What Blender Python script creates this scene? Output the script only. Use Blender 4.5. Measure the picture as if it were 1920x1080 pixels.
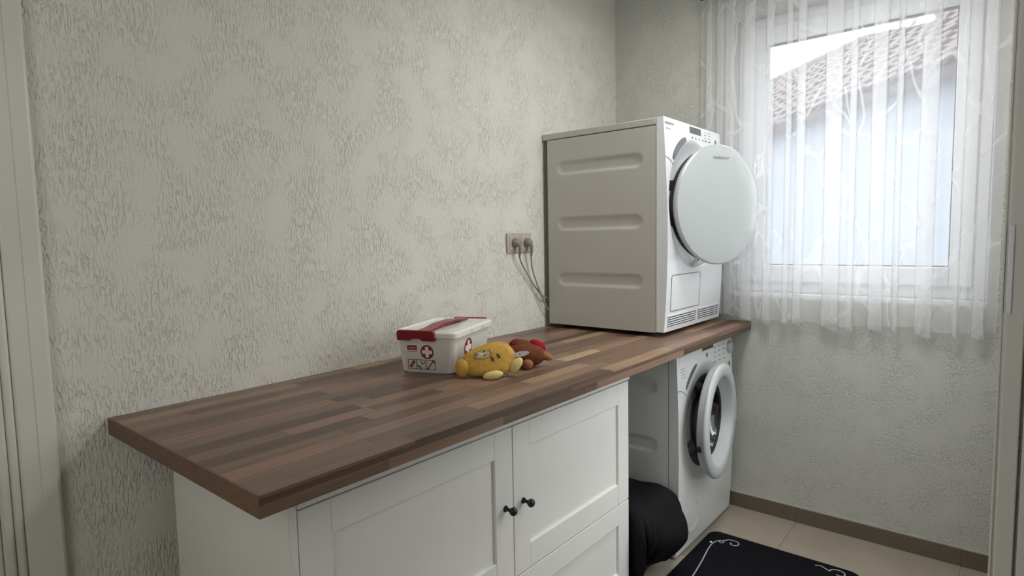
import bpy, bmesh, math, random
from mathutils import Matrix, Vector, noise

random.seed(7)
S = bpy.context.scene
COL = S.collection
for o in list(bpy.data.objects):
    bpy.data.objects.remove(o)

# ---------------------------------------------------------------- camera
# axes: X = distance from the left wall, Y = towards the window wall (Y = 0), Z up
cam = bpy.data.cameras.new('camera')
cam.sensor_width = 36.0
cam.lens = 21.0317
cam.clip_start = 0.02
camo = bpy.data.objects.new('camera', cam)
COL.objects.link(camo)
Rv, Uv, Fv = Vector((0.76962, 0.63822, -0.01893)), Vector((-0.03809, 0.07549, 0.99642)), Vector((-0.63736, 0.76614, -0.08241))
M = Matrix.Identity(4)
for i in range(3):
    M[i][0], M[i][1], M[i][2] = Rv[i], Uv[i], -Fv[i]
M.translation = (1.6171, -2.8231, 1.302)
camo.matrix_world = M
S.camera = camo

# ---------------------------------------------------------------- sky, daylight, exposure
SKY = 4.0
S.view_settings.view_transform = 'Standard'
S.view_settings.look = 'None'
S.view_settings.gamma = 1.0
S.view_settings.use_curve_mapping = False
S.view_settings.exposure = 0.33
w = bpy.data.worlds.new('overcast_sky')
S.world = w
w.use_nodes = True
nt = w.node_tree
nt.nodes.clear()
out = nt.nodes.new('ShaderNodeOutputWorld')
bg = nt.nodes.new('ShaderNodeBackground')
tc = nt.nodes.new('ShaderNodeTexCoord')
sx = nt.nodes.new('ShaderNodeSeparateXYZ')
mr = nt.nodes.new('ShaderNodeMapRange')
mr.inputs['From Min'].default_value = 0.0
mr.inputs['From Max'].default_value = 1.0
mr.inputs['To Min'].default_value = SKY * 0.75
mr.inputs['To Max'].default_value = SKY * 1.5
nt.links.new(tc.outputs['Generated'], sx.inputs[0])
nt.links.new(sx.outputs['Z'], mr.inputs['Value'])
nt.links.new(mr.outputs[0], bg.inputs['Strength'])
bg.inputs['Color'].default_value = (0.93, 0.97, 1.0, 1)
nt.links.new(bg.outputs[0], out.inputs[0])

def area_light(name, loc, target, sx_, sy_, power, color=(1, 1, 1)):
    l = bpy.data.lights.new(name, 'AREA')
    l.shape = 'RECTANGLE'
    l.size, l.size_y, l.energy, l.color = sx_, sy_, power, color
    o = bpy.data.objects.new(name, l)
    COL.objects.link(o)
    o.location = loc
    o.rotation_euler = (Vector(target) - Vector(loc)).to_track_quat('-Z', 'Y').to_euler()
    return o

# the sky is sampled through the two glazed openings
def portal(name, loc, target, sx_, sy_):
    o = area_light(name, loc, target, sx_, sy_, 1.0)
    o.data.cycles.is_portal = True
portal('window_portal', (1.0835, 0.31, 1.6575), (1.0835, -2.0, 1.6575), 0.95, 1.25)
portal('window_fill_portal', (1.76, -0.76, 1.255), (0.0, -0.76, 1.255), 0.68, 1.61)
# added fill lights without fixtures, one overhead and one behind the camera
area_light('overhead_fill_light', (1.10, -0.85, 2.44), (1.10, -0.85, 0), 0.34, 0.34, 11.5, (1.0, 0.985, 0.96))
area_light('back_fill_light', (1.10, -3.44, 1.40), (0.75, 0.0, 0.9), 0.8, 1.6, 5.8, (1.0, 0.98, 0.95))

# ---------------------------------------------------------------- helpers: objects
def tag(o, label=None, cat=None, group=None, kind=None):
    if label: o['label'] = label
    if cat: o['category'] = cat
    if group: o['group'] = group
    if kind: o['kind'] = kind
    return o

def adopt(o, parent):
    if parent is not None:
        o.parent = parent
        o.matrix_parent_inverse = Matrix.Translation(-parent.location) if parent.parent is None and parent.type == 'EMPTY' else Matrix.Identity(4)
    return o

def thing(name, loc, label, cat, group=None):
    o = bpy.data.objects.new(name, None)
    o.empty_display_size = 0.05
    COL.objects.link(o)
    o.location = loc
    return tag(o, label, cat, group)

def obj(name, bm, mat, parent=None, smooth=False, bevel=0.0, angle=40, seg=2, sub=0):
    bmesh.ops.recalc_face_normals(bm, faces=bm.faces)
    me = bpy.data.meshes.new(name)
    bm.to_mesh(me)
    bm.free()
    me.materials.append(mat)
    o = bpy.data.objects.new(name, me)
    COL.objects.link(o)
    if smooth:
        for p in me.polygons: p.use_smooth = True
        if smooth != 'all':
            try: me.set_sharp_from_angle(angle=math.radians(angle))
            except Exception: pass
    if bevel > 0:
        m = o.modifiers.new('bevel', 'BEVEL')
        m.width, m.segments, m.limit_method, m.angle_limit = bevel, seg, 'ANGLE', math.radians(40)
        m.harden_normals = False
        for p in me.polygons: p.use_smooth = True
        try: me.set_sharp_from_angle(angle=math.radians(40))
        except Exception: pass
    if sub:
        m = o.modifiers.new('sub', 'SUBSURF'); m.levels = sub; m.render_levels = sub
    return adopt(o, parent)

# ---------------------------------------------------------------- helpers: shapes
def box(bm, x0, x1, y0, y1, z0, z1, mtx=None):
    vs = [Vector((x, y, z)) for x in (x0, x1) for y in (y0, y1) for z in (z0, z1)]
    if mtx is not None: vs = [mtx @ v for v in vs]
    v = [bm.verts.new(p) for p in vs]
    for f in ((0, 1, 3, 2), (4, 6, 7, 5), (0, 4, 5, 1), (2, 3, 7, 6), (0, 2, 6, 4), (1, 5, 7, 3)):
        bm.faces.new([v[i] for i in f])
    return bm

def B(*a, **k):
    return box(bmesh.new(), *a, **k)

def prism(bm, pts, fn, d0, d1):
    """closed 2-D outline extruded between d0 and d1; fn(u, v, d) -> point"""
    a = [bm.verts.new(fn(u, v, d0)) for u, v in pts]
    b = [bm.verts.new(fn(u, v, d1)) for u, v in pts]
    n = len(pts)
    bm.faces.new(a); bm.faces.new(b[::-1])
    for i in range(n):
        bm.faces.new((a[i], a[(i + 1) % n], b[(i + 1) % n], b[i]))
    return bm

def lathe(bm, prof, mtx, n=48, close=False):
    """profile of (radius, height) turned about the local Z axis of mtx"""
    rings = []
    for r, h in prof:
        if r < 1e-6:
            rings.append([bm.verts.new(mtx @ Vector((0, 0, h)))])
        else:
            rings.append([bm.verts.new(mtx @ Vector((r * math.cos(2 * math.pi * i / n), r * math.sin(2 * math.pi * i / n), h))) for i in range(n)])
    pr = list(zip(rings, rings[1:]))
    if close: pr.append((rings[-1], rings[0]))
    for a, b in pr:
        for i in range(n):
            j = (i + 1) % n
            if len(a) == 1 and len(b) == 1: continue
            if len(a) == 1: bm.faces.new((a[0], b[i], b[j]))
            elif len(b) == 1: bm.faces.new((a[i], a[j], b[0]))
            else: bm.faces.new((a[i], a[j], b[j], b[i]))
    return bm

def tube(bm, pts, r, n=8, caps=True, flat=1.0):
    pts = [Vector(p) for p in pts]
    rr = r if isinstance(r, (list, tuple)) else [r] * len(pts)
    t = (pts[1] - pts[0]).normalized()
    u = t.orthogonal().normalized()
    if flat != 1.0: u = t.cross(Vector((0, 0, 1))).normalized()
    rings = []
    for i, p in enumerate(pts):
        t = (pts[min(i + 1, len(pts) - 1)] - pts[max(i - 1, 0)]).normalized()
        u = (u - t * u.dot(t)).normalized()
        v = t.cross(u)
        rings.append([bm.verts.new(p + (u * math.cos(2 * math.pi * k / n) + v * flat * math.sin(2 * math.pi * k / n)) * rr[i]) for k in range(n)])
    for a, b in zip(rings, rings[1:]):
        for k in range(n):
            bm.faces.new((a[k], a[(k + 1) % n], b[(k + 1) % n], b[k]))
    if caps:
        bm.faces.new(rings[0]); bm.faces.new(rings[-1])
    return bm

def grid(bm, nu, nv, fn, uvfn=None):
    vs = [[bm.verts.new(fn(i / nu, j / nv)) for i in range(nu + 1)] for j in range(nv + 1)]
    for j in range(nv):
        for i in range(nu):
            bm.faces.new((vs[j][i], vs[j][i + 1], vs[j + 1][i + 1], vs[j + 1][i]))
    return vs

def ellipsoid(bm, c, ax, n=28, m=18, power=1.0, fn=None):
    """ax: three vectors (semi axes)"""
    c = Vector(c)
    def P(th, ph):
        def pw(x): return math.copysign(abs(x) ** power, x)
        a, b, d = pw(math.sin(ph) * math.cos(th)), pw(math.sin(ph) * math.sin(th)), pw(math.cos(ph))
        p = c + Vector(ax[0]) * a + Vector(ax[1]) * b + Vector(ax[2]) * d
        return fn(p) if fn else p
    top, bot = bm.verts.new(P(0, 0)), bm.verts.new(P(0, math.pi))
    rings = [[bm.verts.new(P(2 * math.pi * i / n, math.pi * j / m)) for i in range(n)] for j in range(1, m)]
    for i in range(n):
        k = (i + 1) % n
        bm.faces.new((top, rings[0][i], rings[0][k]))
        bm.faces.new((bot, rings[-1][k], rings[-1][i]))
        for a, b in zip(rings, rings[1:]):
            bm.faces.new((a[i], b[i], b[k], a[k]))
    return bm

def rounded_rect(x0, x1, y0, y1, r, n=6):
    pts = []
    for cx, cy, a0 in ((x1 - r, y1 - r, 0), (x0 + r, y1 - r, 90), (x0 + r, y0 + r, 180), (x1 - r, y0 + r, 270)):
        for i in range(n + 1):
            a = math.radians(a0 + 90 * i / n)
            pts.append((cx + r * math.cos(a), cy + r * math.sin(a)))
    return pts

def text(name, body, size, mtx, mat, parent, extrude=0.0002):
    c = bpy.data.curves.new(name, 'FONT')
    c.body, c.size, c.extrude = body, size, extrude
    tmp = bpy.data.objects.new(name, c)
    COL.objects.link(tmp)
    dg = bpy.context.evaluated_depsgraph_get()
    me = bpy.data.meshes.new_from_object(tmp.evaluated_get(dg))
    bpy.data.objects.remove(tmp)
    me.transform(mtx)
    me.materials.clear(); me.materials.append(mat)
    o = bpy.data.objects.new(name, me)
    COL.objects.link(o)
    return adopt(o, parent)

def sstep(a, b, x):
    t = min(1, max(0, (x - a) / (b - a)))
    return t * t * (3 - 2 * t)

# ---------------------------------------------------------------- materials
def s2l(c):
    return tuple(((v / 255) / 12.92 if v / 255 <= 0.04045 else ((v / 255 + 0.055) / 1.055) ** 2.4) for v in c)

class NT:
    def __init__(self, name):
        self.m = bpy.data.materials.new(name)
        self.m.use_nodes = True
        self.t = self.m.node_tree
        self.t.nodes.clear()
        self.o = self.n('ShaderNodeOutputMaterial')
    def n(self, kind, **kw):
        nd = self.t.nodes.new(kind)
        for k, v in kw.items():
            if k.startswith('i_'):
                nd.inputs[k[2:].replace('_', ' ')].default_value = v
            else: setattr(nd, k, v)
        return nd
    def l(self, a, b): self.t.links.new(a, b)

def mat(name, rgb, rough=0.5, metal=0.0, var=0.04, scale=12.0, bump=0.0, bscale=200.0, spec=0.5, coat=0.0):
    """plain procedural surface: sRGB colour with a faint noise variation and fine relief"""
    k = NT(name)
    p = k.n('ShaderNodeBsdfPrincipled')
    p.inputs['Roughness'].default_value = rough
    p.inputs['Metallic'].default_value = metal
    p.inputs['Specular IOR Level'].default_value = spec
    p.inputs['Coat Weight'].default_value = coat
    p.inputs['Coat Roughness'].default_value = 0.08
    tc_ = k.n('ShaderNodeTexCoord')
    nz = k.n('ShaderNodeTexNoise'); nz.inputs['Scale'].default_value = scale; nz.inputs['Detail'].default_value = 4
    k.l(tc_.outputs['Object'], nz.inputs['Vector'])
    rp = k.n('ShaderNodeValToRGB')
    c = s2l(rgb)
    rp.color_ramp.elements[0].position, rp.color_ramp.elements[1].position = 0.3, 0.7
    rp.color_ramp.elements[0].color = tuple(min(1, v * (1 - var)) for v in c) + (1,)
    rp.color_ramp.elements[1].color = tuple(min(1, v * (1 + var)) for v in c) + (1,)
    k.l(nz.outputs['Fac'], rp.inputs[0])
    k.l(rp.outputs[0], p.inputs['Base Color'])
    if bump > 0:
        n2 = k.n('ShaderNodeTexNoise'); n2.inputs['Scale'].default_value = bscale; n2.inputs['Detail'].default_value = 3
        k.l(tc_.outputs['Object'], n2.inputs['Vector'])
        b = k.n('ShaderNodeBump'); b.inputs['Strength'].default_value = 1.0; b.inputs['Distance'].default_value = bump
        k.l(n2.outputs['Fac'], b.inputs['Height'])
        k.l(b.outputs[0], p.inputs['Normal'])
    k.l(p.outputs[0], k.o.inputs[0])
    return k.m

def plaster(name, rgb, stretch, depth, scale, lo, hi, fine=0.0006):
    """scraped render: short scratches drawn in one direction over a fine grain"""
    k = NT(name)
    p = k.n('ShaderNodeBsdfPrincipled'); p.inputs['Roughness'].default_value = 0.9
    p.inputs['Specular IOR Level'].default_value = 0.2
    tc_ = k.n('ShaderNodeTexCoord')
    mp = k.n('ShaderNodeMapping'); mp.inputs['Scale'].default_value = stretch
    k.l(tc_.outputs['Object'], mp.inputs[0])
    a = k.n('ShaderNodeTexNoise'); a.inputs['Scale'].default_value = scale; a.inputs['Detail'].default_value = 2.5; a.inputs['Roughness'].default_value = 0.5
    a.inputs['Distortion'].default_value = 0.35
    k.l(mp.outputs[0], a.inputs['Vector'])
    r1 = k.n('ShaderNodeMapRange', interpolation_type='SMOOTHSTEP'); r1.inputs['From Min'].default_value = lo; r1.inputs['From Max'].default_value = hi
    k.l(a.outputs['Fac'], r1.inputs['Value'])
    pa = k.n('ShaderNodeTexNoise'); pa.inputs['Scale'].default_value = 9.0; pa.inputs['Detail'].default_value = 3.0
    k.l(tc_.outputs['Object'], pa.inputs['Vector'])
    r2 = k.n('ShaderNodeMapRange', interpolation_type='SMOOTHSTEP'); r2.inputs['From Min'].default_value = 0.30; r2.inputs['From Max'].default_value = 0.62
    k.l(pa.outputs['Fac'], r2.inputs['Value'])
    mu = k.n('ShaderNodeMath', operation='MULTIPLY')
    k.l(r1.outputs[0], mu.inputs[0]); k.l(r2.outputs[0], mu.inputs[1])
    b1 = k.n('ShaderNodeBump', invert=True); b1.inputs['Strength'].default_value = 1.0; b1.inputs['Distance'].default_value = depth
    k.l(mu.outputs[0], b1.inputs['Height'])
    f = k.n('ShaderNodeTexNoise'); f.inputs['Scale'].default_value = 230; f.inputs['Detail'].default_value = 2
    k.l(tc_.outputs['Object'], f.inputs['Vector'])
    b2 = k.n('ShaderNodeBump'); b2.inputs['Strength'].default_value = 1.0; b2.inputs['Distance'].default_value = fine
    k.l(f.outputs['Fac'], b2.inputs['Height']); k.l(b1.outputs[0], b2.inputs['Normal'])
    k.l(b2.outputs[0], p.inputs['Normal'])
    rp = k.n('ShaderNodeValToRGB')
    c = s2l(rgb)
    rp.color_ramp.elements[0].color = tuple(v * 0.95 for v in c) + (1,)
    rp.color_ramp.elements[1].color = tuple(min(1, v * 1.04) for v in c) + (1,)
    k.l(pa.outputs['Fac'], rp.inputs[0]); k.l(rp.outputs[0], p.inputs['Base Color'])
    k.l(p.outputs[0], k.o.inputs[0])
    return k.m

def wood(name, tones, rough=0.36, end=False):
    """stained hardwood; each stave takes its own tone from its object's random number"""
    k = NT(name)
    p = k.n('ShaderNodeBsdfPrincipled'); p.inputs['Roughness'].default_value = rough
    p.inputs['Specular IOR Level'].default_value = 0.45
    oi = k.n('ShaderNodeObjectInfo')
    ge = k.n('ShaderNodeNewGeometry')
    rnd = k.n('ShaderNodeMath', operation='MULTIPLY'); rnd.inputs[1].default_value = 37.0
    k.l(oi.outputs['Random'], rnd.inputs[0])
    ad = k.n('ShaderNodeVectorMath', operation='ADD')
    k.l(ge.outputs['Position'], ad.inputs[0]); k.l(rnd.outputs[0], ad.inputs[1])
    mp = k.n('ShaderNodeMapping'); mp.inputs['Scale'].default_value = (90, 3.0, 90) if not end else (30, 60, 160)
    k.l(ad.outputs[0], mp.inputs[0])
    g = k.n('ShaderNodeTexNoise'); g.inputs['Scale'].default_value = 1.0; g.inputs['Detail'].default_value = 5; g.inputs['Roughness'].default_value = 0.6
    k.l(mp.outputs[0], g.inputs['Vector'])
    tone = k.n('ShaderNodeValToRGB'); tone.color_ramp.interpolation = 'CONSTANT'
    els = tone.color_ramp.elements
    while len(els) < len(tones): els.new(0.5)
    pos = 0
    for e, (wgt, c) in zip(els, tones):
        e.position = pos; e.color = s2l(c) + (1,); pos += wgt
    k.l(oi.outputs['Random'], tone.inputs[0])
    r = k.n('ShaderNodeMapRange'); r.inputs['From Min'].default_value = 0.3; r.inputs['From Max'].default_value = 0.7
    r.inputs['To Min'].default_value = 0.72; r.inputs['To Max'].default_value = 1.2
    k.l(g.outputs['Fac'], r.inputs['Value'])
    mx = k.n('ShaderNodeVectorMath', operation='MULTIPLY')
    k.l(tone.outputs[0], mx.inputs[0]); k.l(r.outputs[0], mx.inputs[1])
    k.l(mx.outputs[0], p.inputs['Base Color'])
    b = k.n('ShaderNodeBump'); b.inputs['Strength'].default_value = 0.5; b.inputs['Distance'].default_value = 0.0004
    k.l(g.outputs['Fac'], b.inputs['Height']); k.l(b.outputs[0], p.inputs['Normal'])
    k.l(p.outputs[0], k.o.inputs[0])
    return k.m

def sheer(name):
    """woven sheer: open weave lets light straight through, the yarn scatters it; a denser burnt-out branch pattern runs over it"""
    k = NT(name)
    uv = k.n('ShaderNodeUVMap')
    mp = k.n('ShaderNodeMapping'); mp.inputs['Scale'].default_value = (6.5, 3.0, 1)
    k.l(uv.outputs[0], mp.inputs[0])
    nz = k.n('ShaderNodeTexNoise'); nz.inputs['Scale'].default_value = 1.1; nz.inputs['Detail'].default_value = 1
    k.l(mp.outputs[0], nz.inputs['Vector'])
    ad = k.n('ShaderNodeMixRGB', blend_type='ADD'); ad.inputs[0].default_value = 1.0
    k.l(mp.outputs[0], ad.inputs[1]); k.l(nz.outputs['Color'], ad.inputs[2])
    vo = k.n('ShaderNodeTexVoronoi', feature='DISTANCE_TO_EDGE'); vo.inputs['Scale'].default_value = 1.0
    k.l(ad.outputs[0], vo.inputs['Vector'])
    r = k.n('ShaderNodeMapRange', interpolation_type='SMOOTHSTEP')
    r.inputs['From Min'].default_value = 0.015; r.inputs['From Max'].default_value = 0.045
    r.inputs['To Min'].default_value = 0.60; r.inputs['To Max'].default_value = 0.36
    k.l(vo.outputs['Distance'], r.inputs['Value'])
    tr = k.n('ShaderNodeBsdfTransparent'); tr.inputs[0].default_value = (1, 1, 1, 1)
    tl = k.n('ShaderNodeBsdfTranslucent'); tl.inputs[0].default_value = (0.90, 0.90, 0.92, 1)
    df = k.n('ShaderNodeBsdfDiffuse'); df.inputs[0].default_value = (0.86, 0.86, 0.87, 1)
    m1 = k.n('ShaderNodeMixShader'); m1.inputs[0].default_value = 0.55
    k.l(tl.outputs[0], m1.inputs[1]); k.l(df.outputs[0], m1.inputs[2])
    m2 = k.n('ShaderNodeMixShader')
    k.l(r.outputs[0], m2.inputs[0]); k.l(tr.outputs[0], m2.inputs[1]); k.l(m1.outputs[0], m2.inputs[2])
    k.l(m2.outputs[0], k.o.inputs[0])
    return k.m

def pane_glass(name, tint=(1, 1, 1), gloss=0.06):
    k = NT(name)
    tr = k.n('ShaderNodeBsdfTransparent'); tr.inputs[0].default_value = tuple(tint) + (1,)
    gl = k.n('ShaderNodeBsdfGlossy'); gl.inputs['Roughness'].default_value = 0.02
    nz = k.n('ShaderNodeTexNoise'); nz.inputs['Scale'].default_value = 3
    r = k.n('ShaderNodeMapRange'); r.inputs['To Min'].default_value = gloss * 0.9; r.inputs['To Max'].default_value = gloss * 1.1
    k.l(nz.outputs['Fac'], r.inputs['Value'])
    m = k.n('ShaderNodeMixShader')
    k.l(r.outputs[0], m.inputs[0]); k.l(tr.outputs[0], m.inputs[1]); k.l(gl.outputs[0], m.inputs[2])
    k.l(m.outputs[0], k.o.inputs[0])
    return k.m

MT = {}
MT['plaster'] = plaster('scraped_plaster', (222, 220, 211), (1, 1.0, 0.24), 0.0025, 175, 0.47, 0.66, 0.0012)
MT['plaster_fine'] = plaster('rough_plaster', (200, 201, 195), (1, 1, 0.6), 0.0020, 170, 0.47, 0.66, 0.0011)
MT['ceiling'] = mat('ceiling_paint', (228, 228, 224), 0.9)
MT['trim'] = mat('white_lacquer', (218, 217, 208), 0.35, scale=5)
MT['cab'] = mat('white_cabinet_paint', (238, 237, 232), 0.42, var=0.015, bump=0.0002, bscale=120)
MT['pvc'] = mat('white_window_plastic', (236, 238, 240), 0.3, var=0.01)
MT['gasket'] = mat('dark_gasket', (60, 62, 64), 0.6)
MT['glass'] = pane_glass('window_glass')
MT['black'] = mat('black_metal', (14, 14, 15), 0.3, var=0.1)
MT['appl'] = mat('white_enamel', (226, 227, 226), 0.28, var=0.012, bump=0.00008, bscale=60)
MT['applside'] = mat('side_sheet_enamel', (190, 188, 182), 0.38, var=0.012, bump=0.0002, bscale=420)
MT['appl2'] = mat('gloss_white_plastic', (232, 234, 235), 0.18, var=0.01, coat=0.4)
MT['doorface'] = mat('pale_grey_door_glass', (184, 190, 190), 0.12, var=0.012, coat=0.6)
MT['silver'] = mat('silver_plastic', (190, 193, 195), 0.3, metal=0.25, var=0.02)
MT['ring'] = mat('grey_door_plastic', (188, 192, 193), 0.33, var=0.02)
MT['greyslot'] = mat('grey_inlay', (100, 103, 105), 0.4)
MT['darkslot'] = mat('dark_slot', (38, 38, 40), 0.6)
MT['print_light'] = mat('pale_grey_print', (140, 144, 146), 0.5)
MT['print'] = mat('grey_print', (92, 95, 98), 0.6)
MT['rubber'] = mat('grey_rubber', (58, 59, 60), 0.6, bump=0.0004, bscale=80)
MT['drum'] = mat('steel_drum', (120, 122, 124), 0.3, metal=0.9, bump=0.0005, bscale=160)
MT['screen'] = mat('dark_display', (84, 86, 86), 0.15)
MT['screen_black'] = mat('black_display', (30, 27, 26), 0.15)
MT['bowl'] = pane_glass('door_bowl_glass', (0.42, 0.43, 0.44), 0.12)
MT['plate'] = mat('beige_socket_plastic', (186, 176, 164), 0.4)
MT['plug'] = mat('grey_plug', (138, 130, 122), 0.5)
MT['cable'] = mat('grey_cable', (150, 147, 142), 0.5)
MT['boxwhite'] = mat('white_box_plastic', (224, 222, 214), 0.32, var=0.01)
MT['lid'] = mat('clear_white_lid', (232, 232, 228), 0.2, var=0.01, coat=0.3)
MT['red'] = mat('dark_red_plastic', (128, 14, 28), 0.3, var=0.06)
MT['redprint'] = mat('red_print', (126, 24, 38), 0.5)
MT['blackprint'] = mat('black_print', (46, 40, 40), 0.6)
MT['whiteprint'] = mat('white_print', (232, 226, 222), 0.5)
MT['yellow'] = mat('mustard_plush', (210, 166, 82), 0.95, var=0.16, scale=60, bump=0.004, bscale=420, spec=0.1)
MT['cream'] = mat('cream_plush', (240, 220, 150), 0.95, var=0.08, scale=60, bump=0.003, bscale=420, spec=0.1)
MT['patch'] = mat('pale_felt', (238, 228, 186), 0.95, var=0.05, scale=60, bump=0.002, bscale=420, spec=0.1)
MT['brown'] = mat('brown_plush', (122, 74, 52), 0.95, var=0.14, scale=60, bump=0.004, bscale=420, spec=0.1)
MT['tan'] = mat('tan_plush', (164, 112, 84), 0.95, var=0.1, scale=60, bump=0.003, bscale=420, spec=0.1)
MT['crimson'] = mat('crimson_cloth', (158, 26, 52), 0.85, var=0.1, scale=60, bump=0.002, bscale=420, spec=0.1)
MT['thread'] = mat('dark_brown_thread', (70, 36, 24), 0.8)
MT['tagwhite'] = mat('white_satin_tag', (232, 228, 236), 0.5)
MT['bluestitch'] = mat('blue_stitch', (90, 100, 170), 0.6)
MT['blackcloth'] = mat('black_cloth', (29, 29, 31), 0.95, var=0.25, scale=9, bump=0.002, bscale=300, spec=0.1)
MT['mat'] = mat('black_mat_pile', (22, 22, 27), 0.95, var=0.2, scale=90, bump=0.002, bscale=600, spec=0.1)
MT['stitch'] = mat('silver_grey_stitch', (178, 178, 180), 0.6)
MT['stone'] = mat('clear_rhinestone', (250, 250, 250), 0.1, coat=1)
MT['tile'] = mat('beige_stone_tile', (160, 150, 135), 0.5, var=0.07, scale=7, bump=0.0004, bscale=90)
MT['skirt'] = mat('brown_grey_skirting_tile', (108, 97, 85), 0.5, var=0.06, scale=9)
MT['grout'] = mat('light_grout', (178, 172, 162), 0.9)
MT['wood'] = wood('stained_staves', [(0.14, (127, 101, 83)), (0.14, (102, 80, 65)), (0.13, (140, 112, 92)), (0.13, (114, 90, 74)), (0.12, (150, 121, 98)), (0.11, (88, 68, 55)), (0.10, (132, 102, 85)), (0.09, (162, 134, 106)), (0.04, (184, 157, 120))])
MT['woodend'] = wood('stained_end_band', [(0.5, (110, 81, 62)), (0.5, (104, 77, 60))], 0.45, True)
MT['woodcore'] = mat('worktop_core', (52, 38, 30), 0.8)
MT['sheer'] = sheer('sheer_voile')
MT['rod'] = mat('dark_bronze_rod', (46, 42, 38), 0.35, metal=0.6)
MT['roof'] = mat('weathered_roof_tile', (84, 72, 70), 0.75, var=0.2, scale=3)
MT['render'] = mat('pale_house_render', (132, 139, 150), 0.9)
MT['paving'] = mat('pale_yard_paving', (120, 124, 128), 0.9, var=0.1, scale=2)
MT['hall'] = mat('hall_paint', (206, 204, 196), 0.9)

# ================================================================ room shell
def structure(name, bm, m, parent=None, **k):
    o = obj(name, bm, m, parent, **k)
    if parent is None: o['kind'] = 'structure'
    return o

RX, BY, CZ = 1.628, -3.5, 2.55
wl = structure('wall_left', B(-0.12, 0, BY, 0.30, -0.02, CZ), MT['plaster'])
tag(wl, 'long white scraped-plaster wall behind the wooden worktop', 'wall')
# window wall with its opening
OX0, OX1, OZ0, OZ1 = 0.605, 1.562, 1.030, 2.285
bm = bmesh.new()
box(bm, 0, OX0, 0, 0.30, -0.02, CZ); box(bm, OX1, RX + 0.12, 0, 0.30, -0.02, CZ)
box(bm, OX0, OX1, 0, 0.30, -0.02, OZ0 - 0.02); box(bm, OX0, OX1, 0, 0.30, OZ1, CZ)
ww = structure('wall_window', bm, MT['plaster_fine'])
tag(ww, 'white rough-plaster wall with the curtained window', 'wall')
bm = bmesh.new()
DW0, DW1 = -2.92, -1.95           # doorway to the hall
GD0, GD1, GT0, GT1 = -1.10, -0.42, 0.45, 2.06     # side window, added out of view for fill daylight
box(bm, RX, RX + 0.12, DW1, GD0, -0.02, CZ); box(bm, RX, RX + 0.12, GD1, 0, -0.02, CZ)
box(bm, RX, RX + 0.12, GD0, GD1, -0.02, GT0); box(bm, RX, RX + 0.12, GD0, GD1, GT1, CZ); box(bm, RX, RX + 0.12, BY, DW0, -0.02, CZ); box(bm, RX, RX + 0.12, DW0, DW1, 2.05, CZ)
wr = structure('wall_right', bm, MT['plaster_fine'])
tag(wr, 'white wall on the right edge behind the open door', 'wall')
wb = structure('wall_back', B(-0.12, RX + 0.12, BY - 0.12, BY, -0.02, CZ), MT['hall'])
tag(wb, 'plain white wall behind the photographer', 'wall')
ce = structure('ceiling', B(-0.12, RX + 0.12, BY, 0.30, CZ, CZ + 0.1), MT['ceiling'])
tag(ce, 'white ceiling of the laundry room', 'ceiling')

gd = structure('window_fill', B(RX + 0.045, RX + 0.095, GD0, GD0 + 0.05, GT0, GT1), MT['pvc'])  # unseen window, added to bring in light from the right
tag(gd, 'white framed side window added out of view for fill daylight', 'window')
obj('window_stile', B(RX + 0.045, RX + 0.095, GD1 - 0.05, GD1, GT0, GT1), MT['pvc'], gd)
obj('window_rail', B(RX + 0.045, RX + 0.095, GD0 + 0.051, GD1 - 0.051, GT0, GT0 + 0.05), MT['pvc'], gd)
obj('window_rail', B(RX + 0.045, RX + 0.095, GD0 + 0.051, GD1 - 0.051, GT1 - 0.05, GT1), MT['pvc'], gd)
obj('pane', B(RX + 0.066, RX + 0.072, GD0 + 0.051, GD1 - 0.051, GT0 + 0.051, GT1 - 0.051), MT['glass'], gd)

# closed shell added beyond the doorway to keep sky light out
bm = bmesh.new()
box(bm, RX + 0.12, 3.0, -1.30, -1.20, -0.02, CZ); box(bm, RX + 0.12, 3.0, BY - 0.12, BY - 0.02, -0.02, CZ)
box(bm, 3.0, 3.1, BY - 0.12, -1.20, -0.02, CZ); box(bm, RX + 0.12, 3.1, BY - 0.12, -1.20, CZ, CZ + 0.1); box(bm, RX + 0.12, 3.1, BY - 0.12, -1.20, -0.06, -0.02)
wh = structure('wall_skyblock', bm, MT['hall'])
tag(wh, 'plain added shell behind the doorway that blocks sky light', 'wall')

# floor: grout bed with single tiles
fl = structure('floor', B(-0.12, RX + 0.12, BY, 0.0, -0.06, -0.004), MT['grout'])
tag(fl, 'beige stone tile floor with pale joints', 'floor')
xs = [0.0, 0.33, 0.925, 1.52, RX]
ys = [BY, -2.98, -2.38, -1.78, -1.18, -0.58, -0.0]
for i in range(len(xs) - 1):
    for j in range(len(ys) - 1):
        obj('floor_tile', B(xs[i] + 0.0015, xs[i + 1] - 0.0015, ys[j] + 0.0015, ys[j + 1] - 0.0015, -0.006, 0.0), MT['tile'], fl)
# skirting tiles under the window
sk = structure('baseboard_window', B(0.0, RX, -0.006, 0.0, 0.0, 0.071), MT['grout'])
tag(sk, 'brown-grey tile skirting below the window wall', 'baseboard')
for a, b in ((0.0, 0.33), (0.33, 0.925), (0.925, 1.52), (1.52, RX)):
    obj('skirting_tile', B(a + 0.001, b - 0.001, -0.011, -0.005, 0.001, 0.068), MT['skirt'], sk)
obj('grout_cap', B(0, RX, -0.010, 0, 0.068, 0.0725), MT['grout'], sk)

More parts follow.
